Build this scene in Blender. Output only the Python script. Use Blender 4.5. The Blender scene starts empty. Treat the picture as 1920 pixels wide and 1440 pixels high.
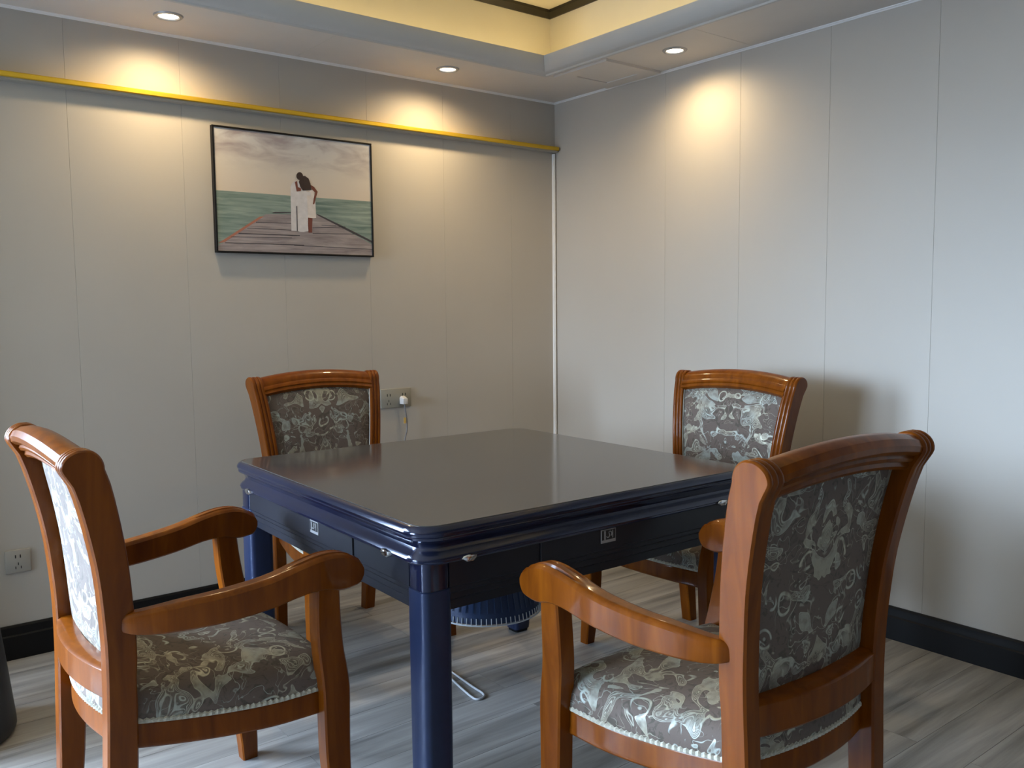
import bpy, bmesh, math, random
import numpy as np
from mathutils import Matrix, Vector

random.seed(7)
scene = bpy.context.scene
COL = scene.collection

# ------------------------------------------------------------------ camera
F_PX, YAW, PITCH, ROLL = 1642.7, 0.90503, 0.08765, -0.0102
CAM = (-3.2033, -3.6813, 1.3002)
cam_data = bpy.data.cameras.new('camera')
cam_data.sensor_fit = 'HORIZONTAL'
cam_data.sensor_width = 36.0
cam_data.lens = F_PX * 36.0 / 1920.0
cam_data.clip_start = 0.02
cam = bpy.data.objects.new('camera', cam_data)
COL.objects.link(cam)
fwd = Vector((math.cos(YAW) * math.cos(PITCH), math.sin(YAW) * math.cos(PITCH), -math.sin(PITCH)))
r0 = Vector((math.sin(YAW), -math.cos(YAW), 0))
u0 = r0.cross(fwd)
rt = math.cos(ROLL) * r0 + math.sin(ROLL) * u0
up = -math.sin(ROLL) * r0 + math.cos(ROLL) * u0
M = Matrix((rt, up, -fwd)).transposed().to_4x4()
M.translation = CAM
cam.matrix_world = M
scene.camera = cam

# ------------------------------------------------------------------ light
scene.view_settings.view_transform = 'Standard'
scene.view_settings.look = 'None'
scene.view_settings.gamma = 1.0
scene.view_settings.use_curve_mapping = False
scene.view_settings.exposure = 0.0

DAY_STRENGTH = 66.0
SPOT_POWER = 30.0
COVE_STRENGTH = 11.5

world = bpy.data.worlds.new('overcast_sky')
scene.world = world
world.use_nodes = True
bg = world.node_tree.nodes['Background']
wt = world.node_tree
wtc = wt.nodes.new('ShaderNodeTexCoord')
wsep = wt.nodes.new('ShaderNodeSeparateXYZ')
wramp = wt.nodes.new('ShaderNodeValToRGB')
wmap = wt.nodes.new('ShaderNodeMapRange')
wmap.inputs['From Min'].default_value = -1.0
wt.links.new(wtc.outputs['Generated'], wsep.inputs[0])
wt.links.new(wsep.outputs['Z'], wmap.inputs['Value'])
wt.links.new(wmap.outputs[0], wramp.inputs[0])
we = wramp.color_ramp.elements
we[0].position, we[0].color = 0.47, (0.085, 0.10, 0.12, 1)     # ground and houses opposite
we[1].position, we[1].color = 0.53, (0.58, 0.76, 1.0, 1)       # overcast sky
wt.links.new(wramp.outputs['Color'], bg.inputs['Color'])
bg.inputs['Strength'].default_value = DAY_STRENGTH

# room numbers (metres): the corner seen in the photo is the origin
RX, RY, H = -7.2, -4.6, 2.4          # west wall, south wall, soffit height
WX0, WX1, WZ0, WZ1 = -6.3, -3.43, 0.60, 2.28   # window opening, in the picture wall, left of the frame

WY0, WY1 = -1.9, -0.35                          # unseen second window, added in the far side wall to soften shadows
for sx, loc, rot in ((WX1 - WX0, ((WX0 + WX1) / 2, 0.12, (WZ0 + WZ1) / 2), (math.radians(-90), 0, 0)),
                     (WY1 - WY0, (RX - 0.12, (WY0 + WY1) / 2, (WZ0 + WZ1) / 2), (math.radians(-90), 0, math.radians(90)))):
    portal = bpy.data.lights.new('window_portal', 'AREA')
    portal.shape = 'RECTANGLE'
    portal.size = sx
    portal.size_y = WZ1 - WZ0
    portal.cycles.is_portal = True
    po = bpy.data.objects.new('window_portal', portal)
    COL.objects.link(po)
    po.location = loc
    po.rotation_euler = rot

# ------------------------------------------------------------------ materials
def sock(node, name):
    return node.inputs[name]

class NT:
    def __init__(self, name):
        self.m = bpy.data.materials.new(name)
        self.m.use_nodes = True
        self.t = self.m.node_tree
        self.b = self.t.nodes['Principled BSDF']
    def n(self, typ, **kw):
        nd = self.t.nodes.new(typ)
        ins = kw.pop('ins', {})
        for k, v in kw.items():
            setattr(nd, k, v)
        for k, v in ins.items():
            if hasattr(v, 'is_linked'):
                self.t.links.new(v, nd.inputs[k])
            else:
                nd.inputs[k].default_value = v
        return nd
    def math(self, op, a, b=0.0, clamp=False):
        nd = self.n('ShaderNodeMath', operation=op, use_clamp=clamp)
        for i, v in enumerate((a, b)):
            if hasattr(v, 'is_linked'):
                self.t.links.new(v, nd.inputs[i])
            else:
                nd.inputs[i].default_value = v
        return nd.outputs[0]
    def ramp(self, fac, stops, interp='LINEAR'):
        nd = self.n('ShaderNodeValToRGB')
        nd.color_ramp.interpolation = interp
        e = nd.color_ramp.elements
        while len(e) < len(stops):
            e.new(0.5)
        for i, (p, c) in enumerate(stops):
            e[i].position = p
            e[i].color = c if len(c) == 4 else (*c, 1)
        self.t.links.new(fac, nd.inputs['Fac'])
        return nd.outputs['Color']
    def mix(self, fac, a, b, blend='MIX'):
        nd = self.n('ShaderNodeMix', data_type='RGBA', blend_type=blend)
        for k, v in ((0, fac), (6, a), (7, b)):
            if hasattr(v, 'is_linked'):
                self.t.links.new(v, nd.inputs[k])
            else:
                nd.inputs[k].default_value = v if k == 0 else (*v, 1) if len(v) == 3 else v
        return nd.outputs[2]
    def coord(self, scale=(1, 1, 1), which='Object', rand=0.0):
        tc = self.n('ShaderNodeTexCoord')
        out = tc.outputs[which]
        if rand:
            oi = self.n('ShaderNodeObjectInfo')
            v = self.n('ShaderNodeVectorMath', operation='SCALE', ins={0: (1.0, 1.7, 2.3)})
            self.t.links.new(self.math('MULTIPLY', oi.outputs['Random'], rand), v.inputs['Scale'])
            a = self.n('ShaderNodeVectorMath', operation='ADD', ins={0: out, 1: v.outputs[0]})
            out = a.outputs[0]
        mp = self.n('ShaderNodeMapping', ins={'Vector': out, 'Scale': scale})
        return mp.outputs[0]
    def set(self, **kw):
        for k, v in kw.items():
            k = k.replace('_', ' ')
            if hasattr(v, 'is_linked'):
                self.t.links.new(v, self.b.inputs[k])
            else:
                self.b.inputs[k].default_value = (*v, 1) if isinstance(v, tuple) and len(v) == 3 else v
        return self
    def bump(self, h, strength=0.2, dist=0.002):
        nd = self.n('ShaderNodeBump', ins={'Height': h, 'Strength': strength, 'Distance': dist})
        self.t.links.new(nd.outputs[0], self.b.inputs['Normal'])

def noise(nt, vec, scale, detail=3.0, rough=0.5, dist=0.0):
    return nt.n('ShaderNodeTexNoise', ins={'Vector': vec, 'Scale': scale, 'Detail': detail,
                'Roughness': rough, 'Distortion': dist}).outputs['Fac']

def plain(name, col, rough=0.5, metal=0.0, var=0.08, scale=6.0, **kw):
    t = NT(name)
    c = t.coord()
    n = noise(t, c, scale, 3)
    lo = tuple(x * (1 - var) for x in col)
    hi = tuple(min(1, x * (1 + var)) for x in col)
    t.set(Base_Color=t.ramp(n, [(0.3, lo), (0.7, hi)]), Roughness=rough, Metallic=metal, **kw)
    return t.m

MT = {}
MT['wall'] = plain('wall_panel_paint', (0.46, 0.427, 0.38), 0.55, var=0.02, scale=2.0)
MT['wall_dark'] = plain('panel_joint', (0.30, 0.285, 0.26), 0.7, var=0.02)
MT['soffit'] = plain('soffit_paint', (0.64, 0.605, 0.57), 0.6, var=0.02)
MT['cornice'] = plain('cornice_paint', (0.50, 0.50, 0.49), 0.5, var=0.02)
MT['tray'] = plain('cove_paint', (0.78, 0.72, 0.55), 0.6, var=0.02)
MT['white_trim'] = plain('white_trim_plastic', (0.78, 0.78, 0.78), 0.35, var=0.02)
MT['black'] = plain('black_lacquer', (0.004, 0.004, 0.0045), 0.5, var=0.2, Specular_IOR_Level=0.25)
MT['crown'] = plain('dark_bronze_crown', (0.018, 0.014, 0.006), 0.45, var=0.2)
MT['gold'] = plain('brushed_gold', (0.80, 0.52, 0.05), 0.38, metal=0.75, var=0.05, scale=3)
MT['shell'] = plain('dark_plain_plaster', (0.10, 0.095, 0.09), 0.8, var=0.03)
MT['frame_black'] = plain('picture_frame_black', (0.006, 0.005, 0.005), 0.5, var=0.1, Specular_IOR_Level=0.25)
MT['plate'] = plain('grey_switch_plate', (0.36, 0.34, 0.30), 0.4, var=0.03)
MT['plate_dark'] = plain('dark_beige_plate', (0.30, 0.28, 0.23), 0.4, var=0.03)  # darker, more beige than the other socket plate
MT['hole'] = plain('socket_hole', (0.02, 0.02, 0.02), 0.7, var=0.1)
MT['plug'] = plain('white_plug_plastic', (0.62, 0.60, 0.58), 0.4, var=0.03)
MT['cord_grey'] = plain('grey_cord', (0.16, 0.15, 0.15), 0.5, var=0.05)
MT['cord_white'] = plain('pale_cord', (0.42, 0.43, 0.45), 0.5, var=0.05)
MT['tag'] = plain('yellow_tag', (0.65, 0.42, 0.10), 0.6, var=0.05)
MT['bin'] = plain('dark_navy_plastic', (0.012, 0.015, 0.022), 0.45, var=0.2)
MT['chrome'] = plain('chrome', (0.75, 0.76, 0.78), 0.18, metal=1.0, var=0.03)
MT['silver'] = plain('dull_silver', (0.42, 0.42, 0.43), 0.4, metal=0.6, var=0.05)
MT['badge_dark'] = plain('badge_dark', (0.012, 0.012, 0.014), 0.4, var=0.1)
MT['navy'] = plain('navy_metallic_paint', (0.011, 0.016, 0.046), 0.15, metal=0.45, var=0.06, scale=40,
                   Coat_Weight=0.5, Coat_Roughness=0.12)
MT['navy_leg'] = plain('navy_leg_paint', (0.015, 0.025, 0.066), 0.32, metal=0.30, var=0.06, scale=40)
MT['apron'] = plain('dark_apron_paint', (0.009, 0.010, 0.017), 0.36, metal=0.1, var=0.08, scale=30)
MT['tabletop'] = plain('charcoal_table_top', (0.060, 0.058, 0.057), 0.11, var=0.04, scale=8, Specular_IOR_Level=0.75)
MT['drum_blue'] = plain('blue_plastic_housing', (0.008, 0.030, 0.095), 0.4, var=0.1)
MT['drum_white'] = plain('white_wire_rim', (0.62, 0.66, 0.70), 0.4, var=0.05)
MT['braid'] = plain('pale_braid', (0.46, 0.44, 0.36), 0.6, var=0.25, scale=160)
MT['piping'] = plain('pale_piping', (0.42, 0.39, 0.32), 0.6, var=0.12, scale=90)

def emis(name, col, strength):
    m = bpy.data.materials.new(name)
    m.use_nodes = True
    t = m.node_tree
    t.nodes.clear()
    e = t.nodes.new('ShaderNodeEmission')
    e.inputs['Color'].default_value = (*col, 1)
    e.inputs['Strength'].default_value = strength
    o = t.nodes.new('ShaderNodeOutputMaterial')
    t.links.new(e.outputs[0], o.inputs[0])
    return m
MT['lamp'] = emis('lit_lamp_lens', (1.0, 0.90, 0.72), 12.0)
MT['led'] = emis('lit_led_strip', (1.0, 0.76, 0.38), COVE_STRENGTH)

def wood():
    t = NT('varnished_reddish_wood')
    c = t.coord((28, 28, 3.5), rand=4.0)
    n = noise(t, c, 1.0, 4, 0.55, 0.6)
    c2 = t.coord((4, 4, 4), rand=4.0)
    n2 = noise(t, c2, 1.0, 2)
    col = t.ramp(n, [(0.25, (0.105, 0.024, 0.001)), (0.55, (0.185, 0.047, 0.0018)), (0.8, (0.255, 0.073, 0.004))])
    col = t.mix(t.math('MULTIPLY', n2, 0.35), col, (0.095, 0.021, 0.001))
    t.set(Base_Color=col, Roughness=0.34, Specular_IOR_Level=0.10, Coat_Weight=0.24, Coat_Roughness=0.07)
    return t.m
MT['wood'] = wood()

def fabric():
    t = NT('brown_damask_with_silver_scrolls')
    base = t.coord((1.25, 1.25, 1.25))
    sp = t.n('ShaderNodeSeparateXYZ', ins={'Vector': base})
    cb = t.n('ShaderNodeCombineXYZ', ins={'X': t.math('ABSOLUTE', sp.outputs['X']), 'Y': sp.outputs['Y'], 'Z': sp.outputs['Z']})
    oi = t.n('ShaderNodeObjectInfo')
    rv = t.n('ShaderNodeVectorMath', operation='SCALE', ins={0: (1.0, 1.7, 2.3)})
    t.t.links.new(t.math('MULTIPLY', oi.outputs['Random'], 3.0), rv.inputs['Scale'])
    base = t.n('ShaderNodeVectorMath', operation='ADD', ins={0: cb.outputs[0], 1: rv.outputs[0]}).outputs[0]
    raw = t.coord((1.25, 1.25, 1.25), rand=5.0)
    w = t.n('ShaderNodeTexNoise', ins={'Vector': raw, 'Scale': 9.0, 'Detail': 1.0}).outputs['Color']
    ws = t.n('ShaderNodeVectorMath', operation='MULTIPLY_ADD', ins={0: w, 1: (0.060, 0.060, 0.060), 2: base})
    wv = ws.outputs[0]
    # silver leaves: filled, outlined and engraved with lines that follow their edge
    n2 = noise(t, wv, 11.0, 1.0, 0.5, 1.2)
    leaf = t.ramp(n2, [(0.535, (0, 0, 0)), (0.555, (1, 1, 1))])
    hatch = t.ramp(t.math('SINE', t.math('MULTIPLY', n2, 150.0)), [(0.15, (0.12, 0.12, 0.12)), (0.75, (0.85, 0.85, 0.85))])
    solid = t.ramp(noise(t, wv, 13.0, 1.0), [(0.46, (0, 0, 0)), (0.56, (1, 1, 1))])
    fill = t.mix(solid, hatch, (0.62, 0.62, 0.62))
    leaf = t.mix(1.0, leaf, fill, 'MULTIPLY')
    edge = t.ramp(t.math('ABSOLUTE', t.math('SUBTRACT', n2, 0.545)), [(0.004, (1, 1, 1)), (0.014, (0, 0, 0))])
    # scrolls: broken rings about scattered centres
    vo = t.n('ShaderNodeTexVoronoi', feature='F1', ins={'Vector': wv, 'Scale': 10.5})
    d = vo.outputs['Distance']
    ring = t.ramp(d, [(0.225, (0, 0, 0)), (0.25, (1, 1, 1)), (0.29, (1, 1, 1)), (0.315, (0, 0, 0))])
    dot = t.ramp(d, [(0.05, (1, 1, 1)), (0.075, (0, 0, 0))])
    mask = t.ramp(noise(t, wv, 17.0, 1.0), [(0.46, (0, 0, 0)), (0.52, (1, 1, 1))])
    # fine tendrils
    n1 = noise(t, wv, 15.0, 1.0, 0.5, 1.6)
    line = t.ramp(t.math('ABSOLUTE', t.math('SUBTRACT', n1, 0.5)), [(0.005, (1, 1, 1)), (0.017, (0, 0, 0))])
    lmask = t.ramp(noise(t, base, 12.0, 1.0), [(0.42, (0, 0, 0)), (0.50, (1, 1, 1))])
    pat = t.math('MAXIMUM', t.math('MULTIPLY', ring, mask), t.math('MULTIPLY', t.math('MULTIPLY', line, lmask), 0.7))
    pat = t.math('MAXIMUM', pat, t.math('MULTIPLY', dot, 0.7))
    pat = t.math('MAXIMUM', pat, t.math('MAXIMUM', leaf, t.math('MULTIPLY', edge, 0.9)))
    wear = noise(t, base, 45.0, 2.0)
    pat = t.math('MULTIPLY', pat, t.ramp(wear, [(0.30, (0.45, 0.45, 0.45)), (0.55, (1, 1, 1))]))
    # darker random marks in the ground weave
    n4 = noise(t, wv, 26.0, 2.0, 0.5, 2.0)
    dk = t.ramp(n4, [(0.36, (1, 1, 1)), (0.45, (0, 0, 0))])
    ground = t.mix(dk, (0.115, 0.083, 0.066), (0.060, 0.050, 0.036))
    weave = noise(t, base, 420.0, 1.0)
    ground = t.mix(t.math('MULTIPLY', weave, 0.35), ground, (0.16, 0.125, 0.10))
    tint = t.ramp(noise(t, base, 7.0, 1.0), [(0.40, (0.47, 0.45, 0.34)), (0.62, (0.41, 0.46, 0.42))])
    col = t.mix(pat, ground, tint)
    t.set(Base_Color=col, Roughness=t.ramp(pat, [(0.0, (0.75, 0.75, 0.75)), (1.0, (0.36, 0.36, 0.36))]),
          Metallic=t.math('MULTIPLY', pat, 0.45))
    t.bump(t.math('ADD', pat, t.math('MULTIPLY', weave, 0.4)), 0.35, 0.0015)
    return t.m
MT['fabric'] = fabric()

def plank_mat():
    t = NT('grey_wood_grain_vinyl')
    c = t.coord((1.1, 17.0, 1.0), rand=9.0)
    n = noise(t, c, 1.0, 5, 0.62, 0.5)
    c2 = t.coord((0.8, 6.0, 1.0), rand=5.0)
    n2 = noise(t, c2, 1.0, 3, 0.5, 0.3)
    col = t.ramp(n, [(0.28, (0.095, 0.091, 0.087)), (0.44, (0.25, 0.24, 0.226)), (0.58, (0.37, 0.355, 0.335)), (0.74, (0.49, 0.475, 0.45))])
    col = t.mix(t.math('MULTIPLY', n2, 0.45), col, (0.19, 0.182, 0.174))
    oi = t.n('ShaderNodeObjectInfo')
    col = t.mix(t.math('MULTIPLY', oi.outputs['Random'], 0.22), col, (0.27, 0.258, 0.243))
    t.set(Base_Color=col, Roughness=0.36)
    t.bump(n, 0.08, 0.001)
    return t.m
MT['plank'] = plank_mat()

# ------------------------------------------------------------------ helpers
def tag(o, label=None, cat=None, group=None, kind=None):
    if label: o['label'] = label
    if cat: o['category'] = cat
    if group: o['group'] = group
    if kind: o['kind'] = kind
    return o

def empty(name, loc=(0, 0, 0), rz=0.0):
    o = bpy.data.objects.new(name, None)
    COL.objects.link(o)
    o.location = loc
    o.rotation_euler = (0, 0, rz)
    o.empty_display_size = 0.05
    return o

def link(name, me, parent=None, loc=None):
    o = bpy.data.objects.new(name, me)
    COL.objects.link(o)
    if parent: o.parent = parent
    if loc: o.location = loc
    return o

def mesh(name, verts, faces, mat, parent=None, smooth=True, angle=35, bevel=0.0, seg=2):
    bm = bmesh.new()
    vs = [bm.verts.new(v) for v in verts]
    for f in faces:
        try:
            bm.faces.new([vs[i] for i in f])
        except ValueError:
            pass
    bmesh.ops.remove_doubles(bm, verts=bm.verts, dist=1e-6)
    bmesh.ops.recalc_face_normals(bm, faces=bm.faces)
    if bevel:
        es = [e for e in bm.edges if len(e.link_faces) == 2 and e.calc_face_angle(0) > math.radians(30)]
        bmesh.ops.bevel(bm, geom=es, offset=bevel, segments=seg, profile=0.5, affect='EDGES', clamp_overlap=True)
    me = bpy.data.meshes.new(name)
    bm.to_mesh(me)
    bm.free()
    if smooth:
        for p in me.polygons: p.use_smooth = True
        me.set_sharp_from_angle(angle=math.radians(angle))
    me.materials.append(mat)
    return link(name, me, parent)

def boxdata(x0, x1, y0, y1, z0, z1):
    v = [(x, y, z) for z in (z0, z1) for y in (y0, y1) for x in (x0, x1)]
    f = [(0, 2, 3, 1), (4, 5, 7, 6), (0, 1, 5, 4), (2, 6, 7, 3), (0, 4, 6, 2), (1, 3, 7, 5)]
    return v, f

def box(name, b, mat, parent=None, bevel=0.0, seg=2):
    v, f = boxdata(*b)
    return mesh(name, v, f, mat, parent, smooth=bevel > 0, bevel=bevel, seg=seg)

def loftdata(rings, closed=True, caps=True, loop=False):
    n = len(rings[0])
    v = [p for r in rings for p in r]
    f = []
    m = len(rings)
    for i in range(m if loop else m - 1):
        a, b = i * n, ((i + 1) % m) * n
        for j in range(n if closed else n - 1):
            k = (j + 1) % n
            f.append((a + j, a + k, b + k, b + j))
    if caps and not loop:
        f.append(tuple(range(n - 1, -1, -1)))
        f.append(tuple((m - 1) * n + j for j in range(n)))
    return v, f

def loft(name, rings, mat, parent=None, closed=True, caps=True, loop=False, **kw):
    v, f = loftdata(rings, closed, caps, loop)
    return mesh(name, v, f, mat, parent, **kw)

def join(parts):
    V, Fc = [], []
    for v, f in parts:
        o = len(V)
        V += list(v)
        Fc += [tuple(i + o for i in q) for q in f]
    return V, Fc

def interp(tab, z):
    for (a, *va), (b, *vb) in zip(tab, tab[1:]):
        if z <= b:
            t = 0 if b == a else max(0.0, min(1.0, (z - a) / (b - a)))
            return [p + (q - p) * t for p, q in zip(va, vb)]
    return list(tab[-1][1:])

def smooth_interp(tab, z):
    ks = [r[0] for r in tab]
    A = np.array([r[1:] for r in tab], float)
    i = max(0, min(len(ks) - 2, int(np.searchsorted(ks, z)) - 1))
    t = (z - ks[i]) / (ks[i + 1] - ks[i])
    t = max(0.0, min(1.0, t))
    def slope(k):
        if k == 0: return (A[1] - A[0]) / (ks[1] - ks[0])
        if k == len(ks) - 1: return (A[-1] - A[-2]) / (ks[-1] - ks[-2])
        return (A[k + 1] - A[k - 1]) / (ks[k + 1] - ks[k - 1])
    h = ks[i + 1] - ks[i]
    m0, m1 = slope(i) * h, slope(i + 1) * h
    return ((2*t**3 - 3*t**2 + 1) * A[i] + (t**3 - 2*t**2 + t) * m0 + (-2*t**3 + 3*t**2) * A[i + 1] + (t**3 - t**2) * m1).tolist()

def tube(pts, r, n=8, closed=False):
    pts = [Vector(p) for p in pts]
    rings = []
    m = len(pts)
    prev = None
    for i, p in enumerate(pts):
        a = pts[(i - 1) % m] if closed or i else pts[0]
        b = pts[(i + 1) % m] if closed or i < m - 1 else pts[-1]
        d = (b - a).normalized()
        if prev is None:
            ref = Vector((0, 0, 1)) if abs(d.z) < 0.9 else Vector((1, 0, 0))
        else:
            ref = prev
        u = (ref - d * ref.dot(d)).normalized()
        w = d.cross(u)
        prev = u
        rings.append([tuple(p + r * (math.cos(2*math.pi*j/n) * u + math.sin(2*math.pi*j/n) * w)) for j in range(n)])
    return loftdata(rings, True, not closed, closed)

def spline(pts, per=8, closed=False):
    out = []
    P = [np.array(p, float) for p in pts]
    n = len(P)
    rng = n if closed else n - 1
    for i in range(rng):
        p0 = P[(i - 1) % n] if closed or i else P[0]
        p1, p2 = P[i], P[(i + 1) % n]
        p3 = P[(i + 2) % n] if closed or i < n - 2 else P[-1]
        for k in range(per):
            t = k / per
            out.append(tuple(0.5 * (2*p1 + (p2 - p0)*t + (2*p0 - 5*p1 + 4*p2 - p3)*t*t + (3*p1 - p0 - 3*p2 + p3)*t**3)))
    if not closed: out.append(tuple(P[-1]))
    return out

def struct(o):
    o['kind'] = 'structure'
    return o

# ------------------------------------------------------------------ floor
floor = struct(box('floor', (RX, 0, RY, 0, -0.06, -0.011), MT['wall_dark']))
PL, PW = -RX / 5, -RY / 30
def plank_mesh(L):
    v, f = boxdata(-L/2 + 0.0006, L/2 - 0.0006, -PW/2 + 0.0006, PW/2 - 0.0006, -0.011, 0.0)
    me = bpy.data.meshes.new('plank')
    me.from_pydata(v, [], f)
    me.materials.append(MT['plank'])
    return me
pm_full, pm_half = plank_mesh(PL), plank_mesh(PL / 2)
for r in range(30):
    y = RY + PW * (r + 0.5)
    lens = [PL] * 5 if r % 2 else [PL/2, PL, PL, PL, PL, PL/2]
    x = RX
    for L in lens:
        link('plank', pm_full if L == PL else pm_half, floor, (x + L/2, y, 0))
        x += L

# ------------------------------------------------------------------ walls
BB = 0.129
S0, W0 = 0.306, 0.4244       # seams of the wall that carries the picture
S1, W1 = 0.801, 0.4323   # seams of the other wall
G = 0.0003

wlb = join([boxdata(WX1, 0.11, 0.012, 0.11, 0, 2.9), boxdata(RX - 0.1, WX0, 0.012, 0.11, 0, 2.9),
            boxdata(WX0, WX1, 0.012, 0.11, 0, WZ0), boxdata(WX0, WX1, 0.012, 0.11, WZ1, 2.9)])
wl = struct(mesh('wall_left', wlb[0], wlb[1], MT['wall_dark'], smooth=False))
xs = [0.0] + [S0 + W0 * k for k in range(8)] + [3.32]
for a, b in zip(xs, xs[1:]):
    box('panel', (-b + G, -a - (G if a else 0), 0.0, 0.012, 0.0, H), MT['wall'], wl, bevel=0.0004, seg=1)
wr = struct(box('wall_right', (0.012, 0.11, RY - 0.1, 0.012, 0, 2.9), MT['wall_dark']))
ys = [0.0] + [S1 + W1 * k for k in range(11)]
ys = [y for y in ys if y < -RY] + [-RY]
for a, b in zip(ys, ys[1:]):
    box('panel', (0.0, 0.012, -b + G, -a - (G if a else 0), 0.0, H), MT['wall'], wr, bevel=0.0004, seg=1)
struct(box('wall_rear', (RX - 0.1, 0.11, RY - 0.11, RY, 0, 2.9), MT['shell']))
wsb = join([boxdata(RX - 0.1, RX, RY, 0.012, 0, WZ0), boxdata(RX - 0.1, RX, RY, 0.012, WZ1, 2.9),
            boxdata(RX - 0.1, RX, RY, WY0, WZ0, WZ1), boxdata(RX - 0.1, RX, WY1, 0.012, WZ0, WZ1)])
struct(mesh('wall_side', wsb[0], wsb[1], MT['shell'], smooth=False))

struct(box('added_shade_nib', (-3.41, -3.32, -0.24, 0.0, 0, H), MT['shell']))  # unseen pier, added to keep side daylight off the left wall

# window beyond the left edge of the photograph
gl = bpy.data.materials.new('window_glass')
gl.use_nodes = True
gt = gl.node_tree
gt.nodes.clear()
g1 = gt.nodes.new('ShaderNodeBsdfTransparent')
g2 = gt.nodes.new('ShaderNodeBsdfGlossy')
g2.inputs['Roughness'].default_value = 0.02
gm = gt.nodes.new('ShaderNodeMixShader')
gm.inputs[0].default_value = 0.06
go = gt.nodes.new('ShaderNodeOutputMaterial')
gt.links.new(g1.outputs[0], gm.inputs[1])
gt.links.new(g2.outputs[0], gm.inputs[2])
gt.links.new(gm.outputs[0], go.inputs[0])
def window(name, loc, rz, ww, wh):
    win = struct(empty(name, loc, rz))
    def wbox(nm, y0, y1, z0, z1, t=0.025):
        box(nm, (y0, y1, -t, t, z0, z1), MT['white_trim'], win, bevel=0.003)
    wbox('window_frame', -ww/2, ww/2, 0, 0.05)
    wbox('window_frame', -ww/2, ww/2, wh - 0.05, wh)
    wbox('window_frame', -ww/2, -ww/2 + 0.05, 0.05, wh - 0.05)
    wbox('window_frame', ww/2 - 0.05, ww/2, 0.05, wh - 0.05)
    wbox('mullion', -0.025, 0.025, 0.05, wh - 0.05)
    for a, b in ((-ww/2 + 0.05, -0.025), (0.025, ww/2 - 0.05)):
        box('pane', (a, b, -0.003, 0.003, 0.05, wh - 0.05), gl, win)
window('window_1', ((WX0 + WX1)/2, 0.06, WZ0), 0, WX1 - WX0, WZ1 - WZ0)
window('added_window', (RX - 0.05, (WY0 + WY1)/2, WZ0), math.radians(90), WY1 - WY0, WZ1 - WZ0)

# baseboards: black, moulded top
def baseboard(name, axis):
    prof = [(0.0, 0.0), (0.016, 0.0), (0.016, 0.088), (0.012, 0.094), (0.012, 0.099), (0.010, 0.108), (0.010, 0.122), (0.006, BB), (0.0, BB)]
    if axis == 'x':
        rings = [[(x, -d, z) for d, z in prof] for x in (-3.32, -0.0)]
    else:
        rings = [[(-d, y, z) for d, z in prof] for y in (RY, -0.0)]
    struct(loft(name, rings, MT['black'], angle=25))
baseboard('baseboard_left', 'x')
baseboard('baseboard_right', 'y')

# ------------------------------------------------------------------ ceiling
def ringloop(name, prof, mat, parent=None, angle=30):
    """closed rectangular moulding; prof = list of (inset from walls, z)"""
    cs = [(-1, -1), (-1, 1), (1, 1), (1, -1)]
    rings = []
    for sx, sy in cs:
        r = []
        for d, z in prof:
            x = RX + d if sx < 0 else -d
            y = RY + d if sy < 0 else -d
            r.append((x, y, z))
        rings.append(r)
    return loft(name, rings, mat, parent, loop=True, caps=False, angle=angle)

TI, TZ = 0.20, 2.785       # tray wall inset and tray ceiling height
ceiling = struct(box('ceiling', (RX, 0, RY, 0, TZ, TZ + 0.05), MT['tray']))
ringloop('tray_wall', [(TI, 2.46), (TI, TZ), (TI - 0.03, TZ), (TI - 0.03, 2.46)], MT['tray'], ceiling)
SI = 0.412
def soffit(x0, x1, y0, y1):
    box('soffit_panel', (x0 + 0.0008, x1 - 0.0008, y0 + 0.0008, y1 - 0.0008, H, H + 0.05), MT['soffit'], ceiling)
for a, b in ((RX, -5.16), (-5.16, -3.94), (-3.94, -2.72), (-2.72, -1.50), (-1.50, 0.0)):
    soffit(a, b, -SI, 0)
for a, b in ((RY + SI, -3.7), (-3.7, -2.50), (-2.50, -1.30), (-1.30, -SI)):
    soffit(-SI, 0, a, b)
    soffit(RX, RX + SI, a, b)
for a, b in ((RX, -5.16), (-5.16, -3.94), (-3.94, -2.72), (-2.72, -1.50), (-1.50, 0.0)):
    soffit(a, b, RY, RY + SI)

def arc(cx, cz, r, a0, a1, n):
    return [(cx + r * math.cos(math.radians(a0 + (a1 - a0) * i / n)), cz + r * math.sin(math.radians(a0 + (a1 - a0) * i / n))) for i in range(n + 1)]
corn = [(0.404, 2.402), (0.404, 2.395), (0.412, 2.391), (0.420, 2.393), (0.424, 2.399)]
corn += [(0.428, 2.400), (0.436, 2.403), (0.446, 2.409), (0.456, 2.418), (0.466, 2.430), (0.473, 2.443), (0.476, 2.455), (0.477, 2.468), (0.470, 2.471), (0.40, 2.471)]
struct(ringloop('trim_1', corn, MT['cornice']))
struct(ringloop('trim_2', [(TI, 2.752), (TI + 0.008, 2.752), (TI + 0.014, 2.757), (TI + 0.030, 2.768), (TI + 0.036, 2.771), (TI + 0.036, TZ), (TI, TZ)], MT['crown']))
struct(ringloop('trim_3', [(0.0, 2.391), (0.003, 2.391), (0.005, 2.395), (0.010, 2.397), (0.011, H), (0.0, H)], MT['white_trim']))

led = empty('cove_light_strip', (RX/2, RY/2, 2.472))
tag(led, 'warm glowing light strip hidden in the ceiling cove', 'light strip')
for x0, x1, y0, y1 in ((RX + 0.3, -0.3, -0.312, -0.30), (RX + 0.3, -0.3, RY + 0.30, RY + 0.312),
                       (RX + 0.30, RX + 0.312, RY + 0.33, -0.33), (-0.312, -0.30, RY + 0.33, -0.33)):
    box('led_tape', (x0 - RX/2, x1 - RX/2, y0 - RY/2, y1 - RY/2, 0.0, 0.006), MT['led'], led)

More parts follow.
